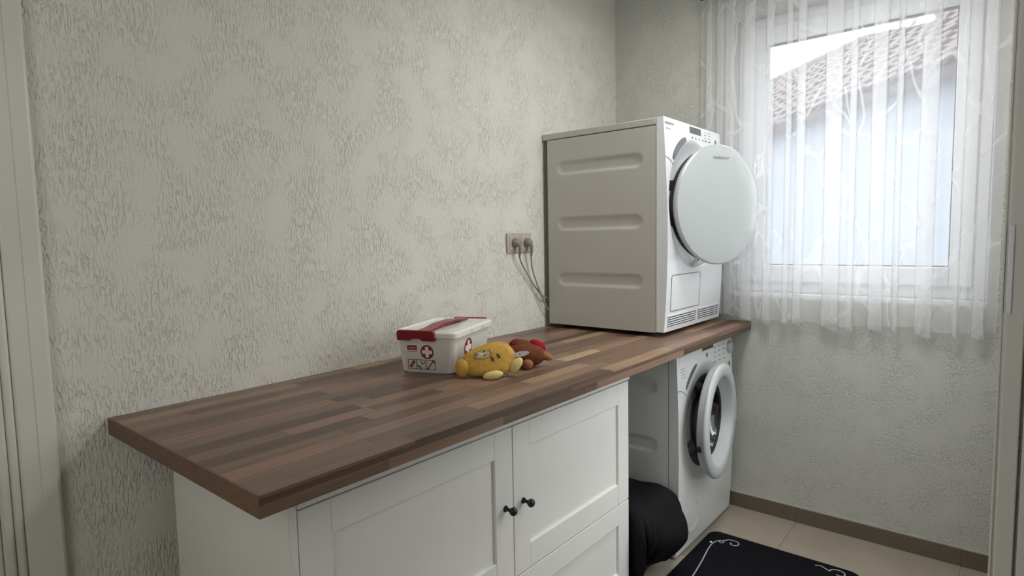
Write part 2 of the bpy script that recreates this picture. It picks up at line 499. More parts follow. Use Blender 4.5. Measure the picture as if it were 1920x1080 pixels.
# ---------------------------------------------------------------- window
win = structure('window_1', B(OX0, OX1, 0.020, 0.16, OZ0 - 0.02, OZ0), MT['pvc'], bevel=0.003)
tag(win, 'white plastic framed window behind the sheer curtain', 'window')
win.name = 'window_1'
FY0, FY1 = 0.10, 0.17
def frame_set(name, x0, x1, z0, z1, wd, y0, y1, m):
    obj(name, B(x0, x0 + wd, y0, y1, z0, z1), m, win, bevel=0.004)
    obj(name, B(x1 - wd, x1, y0, y1, z0, z1), m, win, bevel=0.004)
    obj(name, B(x0 + wd, x1 - wd, y0, y1, z0, z0 + wd), m, win, bevel=0.004)
    obj(name, B(x0 + wd, x1 - wd, y0, y1, z1 - wd, z1), m, win, bevel=0.004)
frame_set('window_frame', OX0, OX1, OZ0, OZ1, 0.062, FY0, FY1, MT['pvc'])
frame_set('window_sash', OX0 + 0.050, OX1 - 0.050, OZ0 + 0.050, OZ1 - 0.050, 0.075, FY0 - 0.016, FY1 - 0.02, MT['pvc'])
GX0, GX1, GZ0, GZ1 = OX0 + 0.125, OX1 - 0.125, OZ0 + 0.125, OZ1 - 0.125
frame_set('glazing_gasket', GX0 - 0.002, GX1 + 0.002, GZ0 - 0.002, GZ1 + 0.002, 0.008, FY0 + 0.006, FY0 + 0.034, MT['gasket'])
obj('pane', B(GX0, GX1, FY0 + 0.016, FY0 + 0.022, GZ0, GZ1), MT['glass'], win)
bm = bmesh.new()
lathe(bm, [(0, 0.012), (0.014, 0.012), (0.014, 0)], Matrix.Translation((GX0 - 0.04, FY0 - 0.016, 1.62)) @ Matrix.Rotation(math.radians(90), 4, 'X'), 20)
box(bm, GX0 - 0.050, GX0 - 0.030, FY0 - 0.052, FY0 - 0.040, 1.51, 1.632)
box(bm, GX0 - 0.047, GX0 - 0.033, FY0 - 0.045, FY0 - 0.026, 1.612, 1.630)
obj('window_handle', bm, MT['pvc'], win, bevel=0.003)

# ---------------------------------------------------------------- outside: yard and neighbouring house
yd = structure('ground', B(-14, 30, -20, 24, -0.6, -0.35), MT['paving'])
tag(yd, 'pale yard paving outside the window', 'ground')
Pr, Pl = Vector((0.01, 10.08, 4.93)), Vector((-2.88, 12.45, 4.84))
along = (Pr - Pl).normalized()
down_h = Vector((along.y, -along.x, 0))
if down_h.y > 0: down_h = -down_h
nh = thing('neighbour_house', (0.5, 10.0, -0.35), 'neighbouring house with a grey-brown tiled roof seen through the curtain', 'house')
drop, run = 1.75, 2.5
R0 = Pr + along * 5.0           # ridge right end (out of view)
Lr = 12.0
dn = (down_h * run + Vector((0, 0, -drop)))
slope_n = along.cross(dn).normalized()
if slope_n.z < 0: slope_n = -slope_n
bm = bmesh.new()
c0, c1 = R0, R0 - along * Lr
q = [c0, c1, c1 + dn, c0 + dn]
v = [bm.verts.new(p - slope_n * 0.02) for p in q] + [bm.verts.new(p - slope_n * 0.14) for p in q]
for f in ((0, 1, 2, 3), (4, 7, 6, 5), (0, 4, 5, 1), (1, 5, 6, 2), (2, 6, 7, 3), (3, 7, 4, 0)): bm.faces.new([v[i] for i in f])
roofo = obj('roof', bm, MT['roof'], nh)
bm = bmesh.new()
rows, tw = 12, 0.27
cols = int(Lr / tw)
L = dn.length; dd = dn.normalized()
for r in range(rows):
    for c in range(cols):
        base = R0 - along * (tw * (c + (0.5 if r % 2 else 0.0))) + dd * (L / rows * r)
        jit = random.uniform(-0.012, 0.012)
        A = []
        for s_, e in ((0.0, 0.0), (L / rows * 1.12, 0.035)):
            for t_, h in ((0.0, 0.03), (0.25, 0.065), (0.5, 0.05), (0.75, 0.012), (1.0, 0.0)):
                A.append(bm.verts.new(base - along * tw * t_ + dd * s_ + slope_n * (h + e + jit)))
        for i in range(4):
            bm.faces.new((A[i], A[i + 1], A[i + 6], A[i + 5]))
        E_ = [bm.verts.new(A[5 + i].co - slope_n * 0.03) for i in range(5)]
        for i in range(4):
            bm.faces.new((A[5 + i], A[6 + i], E_[i + 1], E_[i]))
ti = obj('roof_tiles', bm, MT['roof'], nh); ti['kind'] = 'stuff'
bm = bmesh.new()
for i in range(int(Lr / 0.4)):
    a = R0 - along * (0.4 * i)
    tube(bm, [a + Vector((0, 0, 0.02)), a - along * 0.43 + Vector((0, 0, 0.035))], [0.11, 0.12], 10)
obj('ridge_tiles', bm, MT['roof'], nh)['kind'] = 'stuff'
# the wall under the eave and the back half of the roof
bm = bmesh.new()
e0, e1 = R0 + dn - down_h * 0.35, R0 - along * Lr + dn - down_h * 0.35
bk = -down_h * 4.2
z0, z1 = -0.35, e0.z + 0.1
q = [e0, e1, e1 + bk, e0 + bk]
v = [bm.verts.new((p.x, p.y, z0)) for p in q] + [bm.verts.new((p.x, p.y, z1)) for p in q]
for f in ((0, 1, 2, 3), (4, 7, 6, 5), (0, 4, 5, 1), (1, 5, 6, 2), (2, 6, 7, 3), (3, 7, 4, 0)): bm.faces.new([v[i] for i in f])
obj('wall', bm, MT['render'], nh)
bm = bmesh.new()
up = -down_h * run + Vector((0, 0, -drop))
q = [R0, R0 - along * Lr, R0 - along * Lr + up, R0 + up]
v = [bm.verts.new(p - Vector((0, 0, 0.02))) for p in q] + [bm.verts.new(p - Vector((0, 0, 0.16))) for p in q]
for f in ((0, 1, 2, 3), (4, 7, 6, 5), (0, 4, 5, 1), (1, 5, 6, 2), (2, 6, 7, 3), (3, 7, 4, 0)): bm.faces.new([v[i] for i in f])
obj('rear_roof_slope', bm, MT['roof'], nh)

# ---------------------------------------------------------------- door casing on the left wall
tr = structure('trim_1', B(0.0, 0.026, -2.548, -2.478, 0.0, 2.12), MT['trim'], bevel=0.006)
tag(tr, 'white lacquered door casing at the left edge', 'trim')
obj('casing_bead', B(0.020, 0.0272, -2.513, -2.484, 0.0, 2.12), MT['trim'], tr, bevel=0.001)
obj('casing_step', B(0.0, 0.030, -2.566, -2.5485, 0.0, 2.12), MT['trim'], tr, bevel=0.006)
obj('casing_step', B(0.0, 0.035, -2.586, -2.5665, 0.0, 2.12), MT['trim'], tr, bevel=0.006)
dr2 = structure('door_2', B(0.0, 0.030, -3.40, -2.5865, 0.005, 2.12), MT['trim'], bevel=0.004)
tag(dr2, 'white lacquered door leaf in the left wall', 'door')

# ---------------------------------------------------------------- frame of the doorway in the right wall, seen edge-on
tr2 = structure('trim_2', B(1.6165, 1.6335, DW1 - 0.012, DW1 + 0.055, 0.0, 2.10), MT['trim'], bevel=0.0015)
tag(tr2, 'white door frame with a strike plate at the right edge', 'trim')
obj('casing_edge', B(1.6120, 1.6145, DW1 - 0.006, DW1 + 0.06, 0.0, 2.10), MT['trim'], tr2, bevel=0.0012)
obj('seal_bead', B(1.6146, 1.6164, DW1 - 0.004, DW1 + 0.05, 0.0, 2.10), MT['silver'], tr2)
obj('strike_plate', B(1.6165, 1.6215, DW1 - 0.0145, DW1 - 0.004, 1.208, 1.3065), MT['pvc'], tr2, bevel=0.001)
obj('frame_groove', B(1.6337, 1.6362, DW1 + 0.001, DW1 + 0.05, 0.0, 2.10), MT['gasket'], tr2)
obj('jamb_lining', B(1.6364, RX + 0.13, DW1 - 0.012, DW1 - 0.0005, 0.0, 2.05), MT['trim'], tr2, bevel=0.001)

# ================================================================ worktop
wt = thing('worktop', (0.355, -1.19, 0.8616), 'long brown butcher-block worktop carrying the tumble dryer', 'worktop')
WX0, WX1, WY0, WY1, WZ0, WZ1 = 0.002, 0.711, -2.376, -0.012, 0.8616, 0.900
obj('worktop_core', B(WX0 + 0.001, WX1 - 0.004, WY0 + 0.004, WY1, WZ0, WZ1 - 0.004), MT['woodcore'], wt)
unit = bmesh.new(); box(unit, 0, 1, 0, 1, 0, 1)
ume = bpy.data.meshes.new('stave'); bmesh.ops.recalc_face_normals(unit, faces=unit.faces); unit.to_mesh(ume); unit.free()
ume.materials.append(MT['wood'])
def stave(name, x0, x1, y0, y1, z0, z1):
    o = bpy.data.objects.new(name, ume)
    COL.objects.link(o)
    o.location = (x0, y0, z0)
    o.scale = (x1 - x0, y1 - y0, z1 - z0)
    return adopt(o, wt)
nrow = 15
rw = (WX1 - WX0) / nrow
for r in range(nrow):
    y = WY0
    ln = random.uniform(0.12, 0.5)
    while y < WY1 - 0.001:
        y2 = min(WY1, y + ln)
        if WY1 - y2 < 0.1: y2 = WY1
        stave('stave', WX0 + rw * r + 0.00015, WX0 + rw * (r + 1) - 0.00015, y + (0.0038 if y == WY0 else 0.0002), y2 - 0.0002, WZ1 - 0.006, WZ1)
        y = y2; ln = random.choice((0.22, 0.3, 0.36, 0.42, 0.5, 0.62))
for za, zb in ((WZ0, WZ0 + 0.0215), (WZ0 + 0.0217, WZ1 - 0.0062)):
    y = WY0; ln = random.uniform(0.2, 0.45)
    while y < WY1 - 0.001:
        y2 = min(WY1, y + ln)
        if WY1 - y2 < 0.1: y2 = WY1
        stave('edge_stave', WX1 - 0.0038, WX1, y + 0.0002, y2 - 0.0002, za, zb)
        y = y2; ln = random.choice((0.24, 0.34, 0.42, 0.5, 0.6))
obj('end_band', B(WX0, WX1 - 0.0001, WY0, WY0 + 0.0036, WZ0, WZ1), MT['woodend'], wt)

# ================================================================ cabinet under the worktop
CY0, CY1, CX0, CX1, CT = -2.267, -1.004, 0.073, 0.620, 0.8616
cb = thing('storage_cabinet', (0.35, -1.635, 0.0), 'white panelled cabinet with black knobs under the worktop', 'cabinet')
obj('side_panel', B(CX0, CX1 - 0.021, CY0, CY0 + 0.018, 0.0, CT - 0.0005), MT['cab'], cb, bevel=0.001)
obj('front_stile', B(CX1 - 0.019, CX1, CY0, CY0 + 0.0065, 0.0, CT - 0.0005), MT['cab'], cb, bevel=0.0008)
obj('side_panel', B(CX0, CX1 - 0.021, CY1 - 0.018, CY1, 0.0, CT - 0.0005), MT['cab'], cb, bevel=0.001)
obj('top_panel', B(CX0, CX1 - 0.021, CY0 + 0.019, CY1 - 0.019, CT - 0.022, CT - 0.0005), MT['cab'], cb)
obj('top_rail', B(CX1 - 0.02, CX1 + 0.004, CY0 + 0.0075, CY1, 0.810, CT - 0.0005), MT['cab'], cb, bevel=0.001)
obj('back_panel', B(CX0 - 0.004, CX0, CY0, CY1, 0.05, CT - 0.0005), MT['cab'], cb)
obj('bottom_panel', B(CX0, CX1 - 0.022, CY0 + 0.019, CY1 - 0.019, 0.06, 0.078), MT['cab'], cb)
obj('shelf', B(CX0, CX1 - 0.024, CY0 + 0.019, CY1 - 0.019, 0.372, 0.39), MT['cab'], cb)
obj('divider', B(CX0, CX1 - 0.024, -1.644, -1.626, 0.079, 0.371), MT['cab'], cb)
obj('plinth', B(CX1 - 0.06, CX1 - 0.045, CY0 + 0.019, CY1 - 0.019, 0.0, 0.06), MT['cab'], cb)
def panel_door(y0, y1, z0, z1, name, knob=None):
    X0, X1, ST, RL = CX1 - 0.0195, CX1, 0.070, 0.070
    d = obj(name, B(X0 + 0.003, X1 - 0.0085, y0 + 0.02, y1 - 0.02, z0 + 0.02, z1 - 0.02), MT['cab'], cb)
    for a, b in ((y0, y0 + ST), (y1 - ST, y1)):
        obj('stile', B(X0, X1, a, b, z0, z1), MT['cab'], d, bevel=0.0012)
    for a, b in ((z0, z0 + RL), (z1 - RL, z1)):
        obj('rail', B(X0, X1 - 0.0002, y0 + ST + 0.0003, y1 - ST - 0.0003, a, b), MT['cab'], d, bevel=0.0012)
    if knob:
        bm = bmesh.new()
        lathe(bm, [(0, 0), (0.0085, 0), (0.0085, 0.003), (0.0048, 0.008), (0.0048, 0.016), (0.0085, 0.020), (0.0115, 0.0255), (0.0115, 0.030), (0.009, 0.0345), (0.004, 0.0365), (0, 0.037)],
              Matrix.Translation((X1, knob[0], knob[1])) @ Matrix.Rotation(math.radians(90), 4, 'Y'), 24)
        k = obj('knob', bm, MT['black'], d, smooth=True)
        k['label'] = 'round black door knob'
YM = -1.635
panel_door(CY0 + 0.0085, YM - 0.002, 0.3855, 0.8045, 'door', (YM - 0.034, 0.592))
panel_door(YM + 0.002, CY1 - 0.001, 0.3855, 0.8045, 'door', (YM + 0.041, 0.588))
panel_door(CY0 + 0.0085, YM - 0.002, 0.066, 0.3815, 'door', (YM - 0.034, 0.28))
panel_door(YM + 0.002, CY1 - 0.001, 0.066, 0.3815, 'door', (YM + 0.041, 0.28))

# ================================================================ machines
def side_sheet(y, x0, x1, z0, z1, slots, sign=-1, depth=0.0065):
    """sheet metal side with long pressed-in stadium recesses; slots: (xa, xb, zc, r)"""
    bm = bmesh.new()
    def F(u, v):
        x, z = x0 + (x1 - x0) * u, z0 + (z1 - z0) * v
        d = 0
        for xa, xb, zc, r in slots:
            px = min(max(x, xa + r), xb - r)
            dist = math.hypot(x - px, z - zc)
            d = max(d, 1 - sstep(r * 0.55, r * 1.08, dist))
        return Vector((x, y - sign * d * depth, z))
    grid(bm, 70, 170, F)
    return bm

def front_panel(X, yc, zc, rings, y0, y1, z0, z1, xb, n=120, steps=6):
    """moulded front with a round well: rings = (radius, depth behind the face) from inside out, then out to the rectangle, then back to xb"""
    bm = bmesh.new()
    angs = [2 * math.pi * i / n for i in range(n)]
    for cy, cz in ((y0, z0), (y0, z1), (y1, z0), (y1, z1)):
        a = math.atan2(cz - zc, cy - yc) % (2 * math.pi)
        k = min(range(len(angs)), key=lambda i: abs(angs[i] - a))
        angs[k] = a
    angs.sort()
    R = []
    for r, d in rings:
        R.append([(yc + r * math.cos(a), zc + r * math.sin(a), d) for a in angs])
    edge = []
    for a in angs:
        c, s = math.cos(a), math.sin(a)
        ts = []
        if abs(c) > 1e-9: ts.append(((y1 if c > 0 else y0) - yc) / c)
        if abs(s) > 1e-9: ts.append(((z1 if s > 0 else z0) - zc) / s)
        t = min(t for t in ts if t > 0)
        edge.append((yc + t * c, zc + t * s))
    last = R[-1]
    for k in range(1, steps + 1):
        f = k / steps
        R.append([(p[0] + (e[0] - p[0]) * f, p[1] + (e[1] - p[1]) * f, 0.0) for p, e in zip(last, edge)])
    V = [[bm.verts.new((X(p[1]) - p[2], p[0], p[1])) for p in ring] for ring in R]
    V.append([bm.verts.new((xb, e[0], e[1])) for e in edge])
    for a, b in zip(V, V[1:]):
        for i in range(n):
            j = (i + 1) % n
            bm.faces.new((a[i], a[j], b[j], b[i]))
    return bm

def arc_strip(X, yc, zc, r0, r1, a0, a1, th, n=20, taper=0.0):
    bm = bmesh.new()
    P = []
    for i in range(n + 1):
        a = math.radians(a0 + (a1 - a0) * i / n)
        e = taper * (abs(i / n - 0.5) * 2) ** 4 * (r1 - r0) / 2
        P.append([(yc + (r0 + e) * math.cos(a), zc + (r0 + e) * math.sin(a)), (yc + (r1 - e) * math.cos(a), zc + (r1 - e) * math.sin(a))])
    vs = [[bm.verts.new((X(z) + t, y, z)) for (y, z) in pr for t in (-0.004, th)] for pr in P]
    for a, b in zip(vs, vs[1:]):
        bm.faces.new((a[1], a[3], b[3], b[1])); bm.faces.new((a[0], b[0], b[2], a[2]))
        bm.faces.new((a[0], a[1], b[1], b[0])); bm.faces.new((a[2], b[2], b[3], a[3]))
    bm.faces.new(vs[0]); bm.faces.new(vs[-1])
    return bm

def on_front(X, y0, y1, z0, z1, th, r=0.0, back=0.004):
    bm = bmesh.new()
    pts = rounded_rect(y0, y1, z0, z1, r) if r > 0 else [(y0, z0), (y1, z0), (y1, z1), (y0, z1)]
    prism(bm, pts, lambda u, v, d: Vector((X(v) + d, u, v)), -back, th)
    return bm

def face_mtx(x, y, z):
    """lettering frame on a face looking towards +X (reads along +Y)"""
    m = Matrix(((0, 0, 1, x), (1, 0, 0, y), (0, 1, 0, z), (0, 0, 0, 1)))
    return m

# ---------------------------------------------------------------- tumble dryer on the worktop
DY0, DY1, DZ0, DZ1 = -0.653, -0.078, 0.918, 1.758
dy = thing('tumble_dryer', (0.3, -0.365, 0.900), 'white tumble dryer with round door, standing on the worktop', 'dryer')
def XD(z):
    t = (z - DZ0) / (DZ1 - DZ0)
    return 0.584 + 0.017 * math.sin(math.pi * min(1, max(0, t)) ** 0.9) - 0.004 * t
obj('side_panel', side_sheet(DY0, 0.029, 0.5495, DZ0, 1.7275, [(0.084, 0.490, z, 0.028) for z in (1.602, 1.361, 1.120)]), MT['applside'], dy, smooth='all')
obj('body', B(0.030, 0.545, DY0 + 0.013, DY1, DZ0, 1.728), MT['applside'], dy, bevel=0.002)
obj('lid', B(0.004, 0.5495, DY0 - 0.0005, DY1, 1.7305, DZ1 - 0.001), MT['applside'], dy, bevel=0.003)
zc, yc = 1.428, -0.372
obj('front_panel', front_panel(XD, yc, zc, [(0.165, 0.10), (0.17, 0.045), (0.195, 0.040), (0.225, 0.028), (0.250, 0.010), (0.262, 0.002), (0.270, 0.0)], DY0, DY1, DZ0 + 0.003, DZ1, 0.5515), MT['appl2'], dy, smooth=True, angle=35)
bm = bmesh.new(); lathe(bm, [(0.0, 0.0), (0.168, 0.0), (0.168, 0.012), (0.0, 0.012)], Matrix.Translation((0.4965, yc, zc)) @ Matrix.Rotation(math.radians(90), 4, 'Y'), 48)
obj('drum_back', bm, MT['darkslot'], dy)
for fx, fy in ((0.06, DY0 + 0.05), (0.06, DY1 - 0.05), (0.52, DY0 + 0.05), (0.52, DY1 - 0.05)):
    bm = bmesh.new(); lathe(bm, [(0, 0), (0.02, 0), (0.02, 0.008), (0.012, 0.010), (0.012, 0.0195), (0, 0.0195)], Matrix.Translation((fx, fy, 0.9002)), 20)
    obj('foot', bm, MT['rubber'], dy)
obj('arc_inlay', arc_strip(XD, yc, zc, 0.262, 0.290, 107, 141, 0.0012, taper=0.5), MT['greyslot'], dy)
obj('panel_seam', tube(bmesh.new(), [(XD(z) + 0.0002, y, z) for y, z in ((DY0 + 0.001, 1.606), (-0.62, 1.598), (-0.60, 1.588), (-0.588, 1.578))], 0.0013, 6), MT['print'], dy)
obj('display', on_front(XD, -0.412, -0.296, 1.7235, 1.7505, 0.0008, 0.004), MT['screen'], dy)
obj('display_button', on_front(XD, -0.290, -0.280, 1.7255, 1.7485, 0.0012, 0.003), MT['appl2'], dy)
for i in range(4):
    for j in range(2):
        obj('button_mark', on_front(XD, -0.262 + 0.048 * j, -0.236 + 0.048 * j, 1.7435 - 0.012 * i, 1.7452 - 0.012 * i, 0.0005), MT['print'], dy)
for i in range(6):
    y = -0.392 + 0.036 * i
    obj('symbol', on_front(XD, y, y + 0.010, 1.703, 1.710, 0.0005), MT['print'], dy)
obj('start_button', on_front(XD, -0.141, -0.128, 1.704, 1.722, 0.002, 0.004), MT['greyslot'], dy)
text('brand_lettering', 'BAUKNECHT', 0.0135, face_mtx(XD(1.735) + 0.0005, -0.643, 1.7315), MT['print'], dy)
for y in (-0.637, -0.622, -0.606):
    obj('series_mark', on_front(XD, y, y + 0.012, 1.7130, 1.7180, 0.0005), MT['print_light'], dy)
# condenser flap outline and flap, air grilles
fo = rounded_rect(-0.6105, -0.3285, 1.0005, 1.1445, 0.009)
obj('flap_gap', tube(bmesh.new(), [(XD(z) + 0.0006, y, z) for y, z in fo + fo[:1]], 0.0014, 6), MT['print'], dy)
zs = [1.003 + 0.139 * i / 12 for i in range(13)]
bm = bmesh.new()
prism(bm, [(z, XD(z) + 0.0010) for z in zs] + [(z, XD(z) - 0.003) for z in reversed(zs)], lambda u, v, d: Vector((v, d, u)), -0.608, -0.331)
obj('condenser_flap', bm, MT['appl2'], dy)
for g0, g1 in ((-0.628, -0.354), (-0.330, -0.100)):
    gr = obj('air_grille', on_front(XD, g0, g1, 0.9375, 0.9830, 0.0006, 0.004), MT['darkslot'], dy)
    for i in range(6):
        z = 0.9375 + 0.0091 * i
        obj('grille_slat', on_front(XD, g0 - 0.001, g1 + 0.001, z - 0.0024, z + 0.0024, 0.0035), MT['appl2'], gr)
# round door, hinged on the left and swung out
th = math.radians(20.0)
dc, drad = Vector((0.713, -0.413, 1.4215)), 0.2405
nrm, hor = Vector((math.cos(th), -math.sin(th), 0)), Vector((math.sin(th), math.cos(th), 0))
Dm = Matrix(((hor.x, 0, nrm.x, dc.x), (hor.y, 0, nrm.y, dc.y), (hor.z, 1, nrm.z, dc.z), (0, 0, 0, 1)))
bm = bmesh.new(); lathe(bm, [(0, 0.006), (0.08, 0.0055), (0.16, 0.0035), (0.215, 0.001), (0.236, -0.002), (0.236, -0.008), (0, -0.008)], Dm, 96)
door = obj('door', bm, MT['doorface'], dy, smooth=True, angle=50)
bm = bmesh.new(); lathe(bm, [(0.2362, -0.0015), (drad, -0.005), (drad, -0.016), (0.232, -0.030), (0.19, -0.034), (0.19, -0.012), (0.2362, -0.010)], Dm, 96, close=True)
obj('door_rim', bm, MT['silver'], door, smooth=True)
bm = bmesh.new(); lathe(bm, [(0.189, -0.0345), (0.185, -0.05), (0.16, -0.06), (0, -0.062)], Dm, 64)
obj('door_inner', bm, MT['appl2'], door, smooth=True)
bm = bmesh.new(); lathe(bm, [(0.190, -0.0345), (0.2315, -0.0305), (0.226, -0.056), (0.214, -0.066), (0.190, -0.064)], Dm, 96, close=True)
obj('door_seal', bm, MT['darkslot'], door, smooth=True)
text('door_lettering', 'BAUKNECHT', 0.0155, Dm @ Matrix.Translation((-0.046, 0.182, 0.0042)), MT['print_light'], door)
for zo in (-0.07, 0.07):
    p1 = Dm @ Vector((-0.190, zo, -0.045))
    obj('hinge', B(0.574, p1.x + 0.004, p1.y - 0.018, p1.y + 0.018, zc + zo - 0.02, zc + zo + 0.02), MT['darkslot'], dy, bevel=0.003)
# latch tongue below the opening
bm = bmesh.new()
ellipsoid(bm, (0.604, -0.345, 1.195), ((0.014, 0, 0), (0, 0.085, 0.012), (0, 0, 0.020)), 24, 12)
lt = obj('latch_cover', bm, MT['appl2'], dy, smooth=True)
bm = bmesh.new(); ellipsoid(bm, (0.6165, -0.395, 1.2), ((0.003, 0, 0), (0, 0.004, 0), (0, 0, 0.004)), 10, 8)
obj('latch_hole', bm, MT['darkslot'], lt, smooth=True)

# ---------------------------------------------------------------- washing machine under the worktop
WY0_, WY1_, WZ_0, WZ_1 = -0.648, -0.052, 0.012, 0.852
wm = thing('washing_machine', (0.35, -0.35, 0.0), 'white front-loading washing machine with its round door ajar', 'washing machine')
def XW(z):
    t = (z - WZ_0) / (WZ_1 - WZ_0)
    return 0.634 + 0.012 * math.sin(math.pi * min(1, max(0, t)) ** 0.9)
obj('side_panel', side_sheet(WY0_, 0.06, 0.6015, WZ_0, WZ_1, [(0.12, 0.552, z, 0.031) for z in (0.700, 0.455, 0.21)]), MT['appl'], wm, smooth='all')
obj('body', B(0.061, 0.52, WY0_ + 0.013, WY1_, WZ_0, WZ_1), MT['applside'], wm, bevel=0.002)
yc2, zc2 = -0.352, 0.508
obj('front_panel', front_panel(XW, yc2, zc2, [(0.190, 0.075), (0.1965, 0.014), (0.202, 0.010), (0.232, 0.007), (0.246, 0.002), (0.252, 0.0)], WY0_, WY1_, WZ_0, WZ_1, 0.6035), MT['appl'], wm, smooth=True, angle=35)
for fx, fy in ((0.09, WY0_ + 0.05), (0.09, WY1_ - 0.05), (0.56, WY0_ + 0.05), (0.56, WY1_ - 0.05)):
    bm = bmesh.new(); lathe(bm, [(0, 0), (0.02, 0), (0.02, 0.006), (0.01, 0.007), (0.01, 0.0125), (0, 0.0125)], Matrix.Translation((fx, fy, 0.0)), 16)
    obj('foot', bm, MT['rubber'], wm)
My = lambda x, y, z: Matrix.Translation((x, y, z)) @ Matrix.Rotation(math.radians(90), 4, 'Y')
bm = bmesh.new(); lathe(bm, [(0.200, 0.020), (0.196, 0.012), (0.186, 0.004), (0.178, 0.008), (0.170, 0.0), (0.162, -0.012), (0.162, -0.035), (0.190, -0.035), (0.191, 0.012)], My(0.614, yc2, zc2), 64, close=True)
obj('door_gasket', bm, MT['rubber'], wm, smooth='all')
bm = bmesh.new(); lathe(bm, [(0.162, 0.0), (0.175, -0.01), (0.175, -0.30), (0.0, -0.31)], My(0.545, yc2, zc2), 64)
obj('drum', bm, MT['drum'], wm, smooth=True)
obj('arc_inlay', arc_strip(XW, yc2, zc2, 0.270, 0.290, 112, 141, 0.001, taper=0.6), MT['greyslot'], wm)
obj('panel_seam', tube(bmesh.new(), [(XW(z) + 0.0002, y, z) for y, z in ((WY0_ + 0.001, 0.692), (-0.61, 0.685), (-0.585, 0.672), (-0.562, 0.656))], 0.0012, 6), MT['print'], wm)
obj('detergent_drawer', on_front(XW, -0.630, -0.440, 0.790, 0.845, 0.0015, 0.006), MT['appl'], wm)
obj('drawer_grip', on_front(XW, -0.632, -0.572, 0.824, 0.838, 0.0022, 0.003), MT['screen_black'], wm)
obj('display', on_front(XW, -0.396, -0.274, 0.812, 0.838, 0.0009, 0.003), MT['screen_black'], wm)
for i in range(4):
    obj('program_mark', on_front(XW, -0.617 + 0.004 * i, -0.590, 0.772 - 0.012 * i, 0.7738 - 0.012 * i, 0.0005), MT['print'], wm)
    obj('program_mark', on_front(XW, -0.585, -0.572, 0.772 - 0.012 * i, 0.7738 - 0.012 * i, 0.0005), MT['print'], wm)
for i in range(4):
    for j in range(3):
        y = -0.268 + 0.052 * j
        obj('button_mark', on_front(XW, y, y + 0.024, 0.806 - 0.021 * i, 0.809 - 0.021 * i, 0.0005), MT['print'], wm)
obj('symbol', on_front(XW, -0.355, -0.338, 0.780, 0.797, 0.0005, 0.004), MT['print'], wm)
obj('start_button', on_front(XW, -0.096, -0.080, 0.700, 0.718, 0.0018, 0.006), MT['greyslot'], wm)
bm = bmesh.new(); lathe(bm, [(0, 0.016), (0.024, 0.015), (0.028, 0.010), (0.030, 0.0), (0, 0)], My(XW(0.78) - 0.002, -0.088, 0.785), 32)
obj('program_dial', bm, MT['silver'], wm, smooth=True)
bm = bmesh.new(); lathe(bm, [(0.062, 0), (0.0665, 0.0008), (0.0665, 0.003), (0.062, 0.003)], My(XW(0.13), -0.505, 0.137), 48, close=True)
obj('filter_cap_ring', bm, MT['appl2'], wm, smooth=True)
bm = bmesh.new(); lathe(bm, [(0, 0.001), (0.0615, 0.001), (0.0615, -0.004)], My(XW(0.13), -0.505, 0.137), 48)
obj('filter_cap', bm, MT['appl'], wm, smooth=True)
# door ring, hinged on the right
th = math.radians(6.0)
dc, R_ = Vector((0.724, -0.397, 0.530)), 0.2385
nrm, hor = Vector((math.cos(th), math.sin(th), 0)), Vector((-math.sin(th), math.cos(th), 0))
Wm = Matrix(((hor.x, 0, nrm.x, dc.x), (hor.y, 0, nrm.y, dc.y), (hor.z, 1, nrm.z, dc.z), (0, 0, 0, 1)))
bm = bmesh.new()
lathe(bm, [(0.150, -0.050), (0.165, -0.036), (0.182, -0.008), (0.186, -0.001), (0.193, 0.002), (0.214, 0.004), (0.229, 0.002), (0.2365, -0.003), (R_, -0.011), (0.237, -0.014), (0.2335, -0.016), (0.2335, -0.018), (0.229, -0.036), (0.222, -0.041), (0.170, -0.055), (0.150, -0.056)], Wm, 96, close=True)
wd = obj('door', bm, MT['ring'], wm, smooth=True, angle=50)
bm = bmesh.new(); lathe(bm, [(0.1505, -0.052), (0.146, -0.062), (0.135, -0.085), (0.11, -0.103), (0.05, -0.112), (0.0, -0.113)], Wm, 64)
obj('glass_bowl', bm, MT['bowl'], wd, smooth='all')
bm = bmesh.new(); lathe(bm, [(0.1470, -0.0495), (0.1545, -0.0435), (0.1560, -0.0450), (0.1480, -0.0525)], Wm, 64, close=True)
obj('bowl_seal', bm, MT['darkslot'], wd, smooth='all')
bm = bmesh.new(); ellipsoid(bm, Wm @ Vector((-0.2215, -0.060, -0.029)), (hor * 0.008, nrm * 0.008, Vector((0, 0, 0.013))), 14, 8, power=0.5)
obj('door_latch', bm, MT['black'], wd)
bm = bmesh.new(); box(bm, 0.618, 0.690, -0.150, -0.125, zc2 - 0.05, zc2 + 0.05)
obj('hinge', bm, MT['silver'], wm, bevel=0.004)

# ================================================================ curtain rod and curtain
RZ, RY = 2.380, -0.086
cr = thing('curtain_rod', (1.05, RY, RZ), 'thin dark curtain rod with knob end above the window', 'curtain rod')
obj('rod', tube(bmesh.new(), [(0.515, RY, RZ), (1.58, RY, RZ)], 0.008, 14), MT['rod'], cr, smooth=True)
for x, s_ in ((0.515, -1), (1.58, 1)):
    bm = bmesh.new()
    lathe(bm, [(0, 0), (0.010, 0), (0.010, 0.006), (0.014, 0.010), (0.016, 0.018), (0.013, 0.026), (0.006, 0.031), (0, 0.032)], Matrix.Translation((x, RY, RZ)) @ Matrix.Rotation(math.radians(90 * s_), 4, 'Y'), 20)
    obj('finial', bm, MT['rod'], cr, smooth=True)
for x in (0.62, 1.53):
    bm = bmesh.new(); box(bm, x - 0.006, x + 0.006, RY - 0.005, RY + 0.005, RZ, 2.475); box(bm, x - 0.006, x + 0.006, RY - 0.005, -0.0005, 2.463, 2.475)
    obj('bracket', bm, MT['rod'], cr)

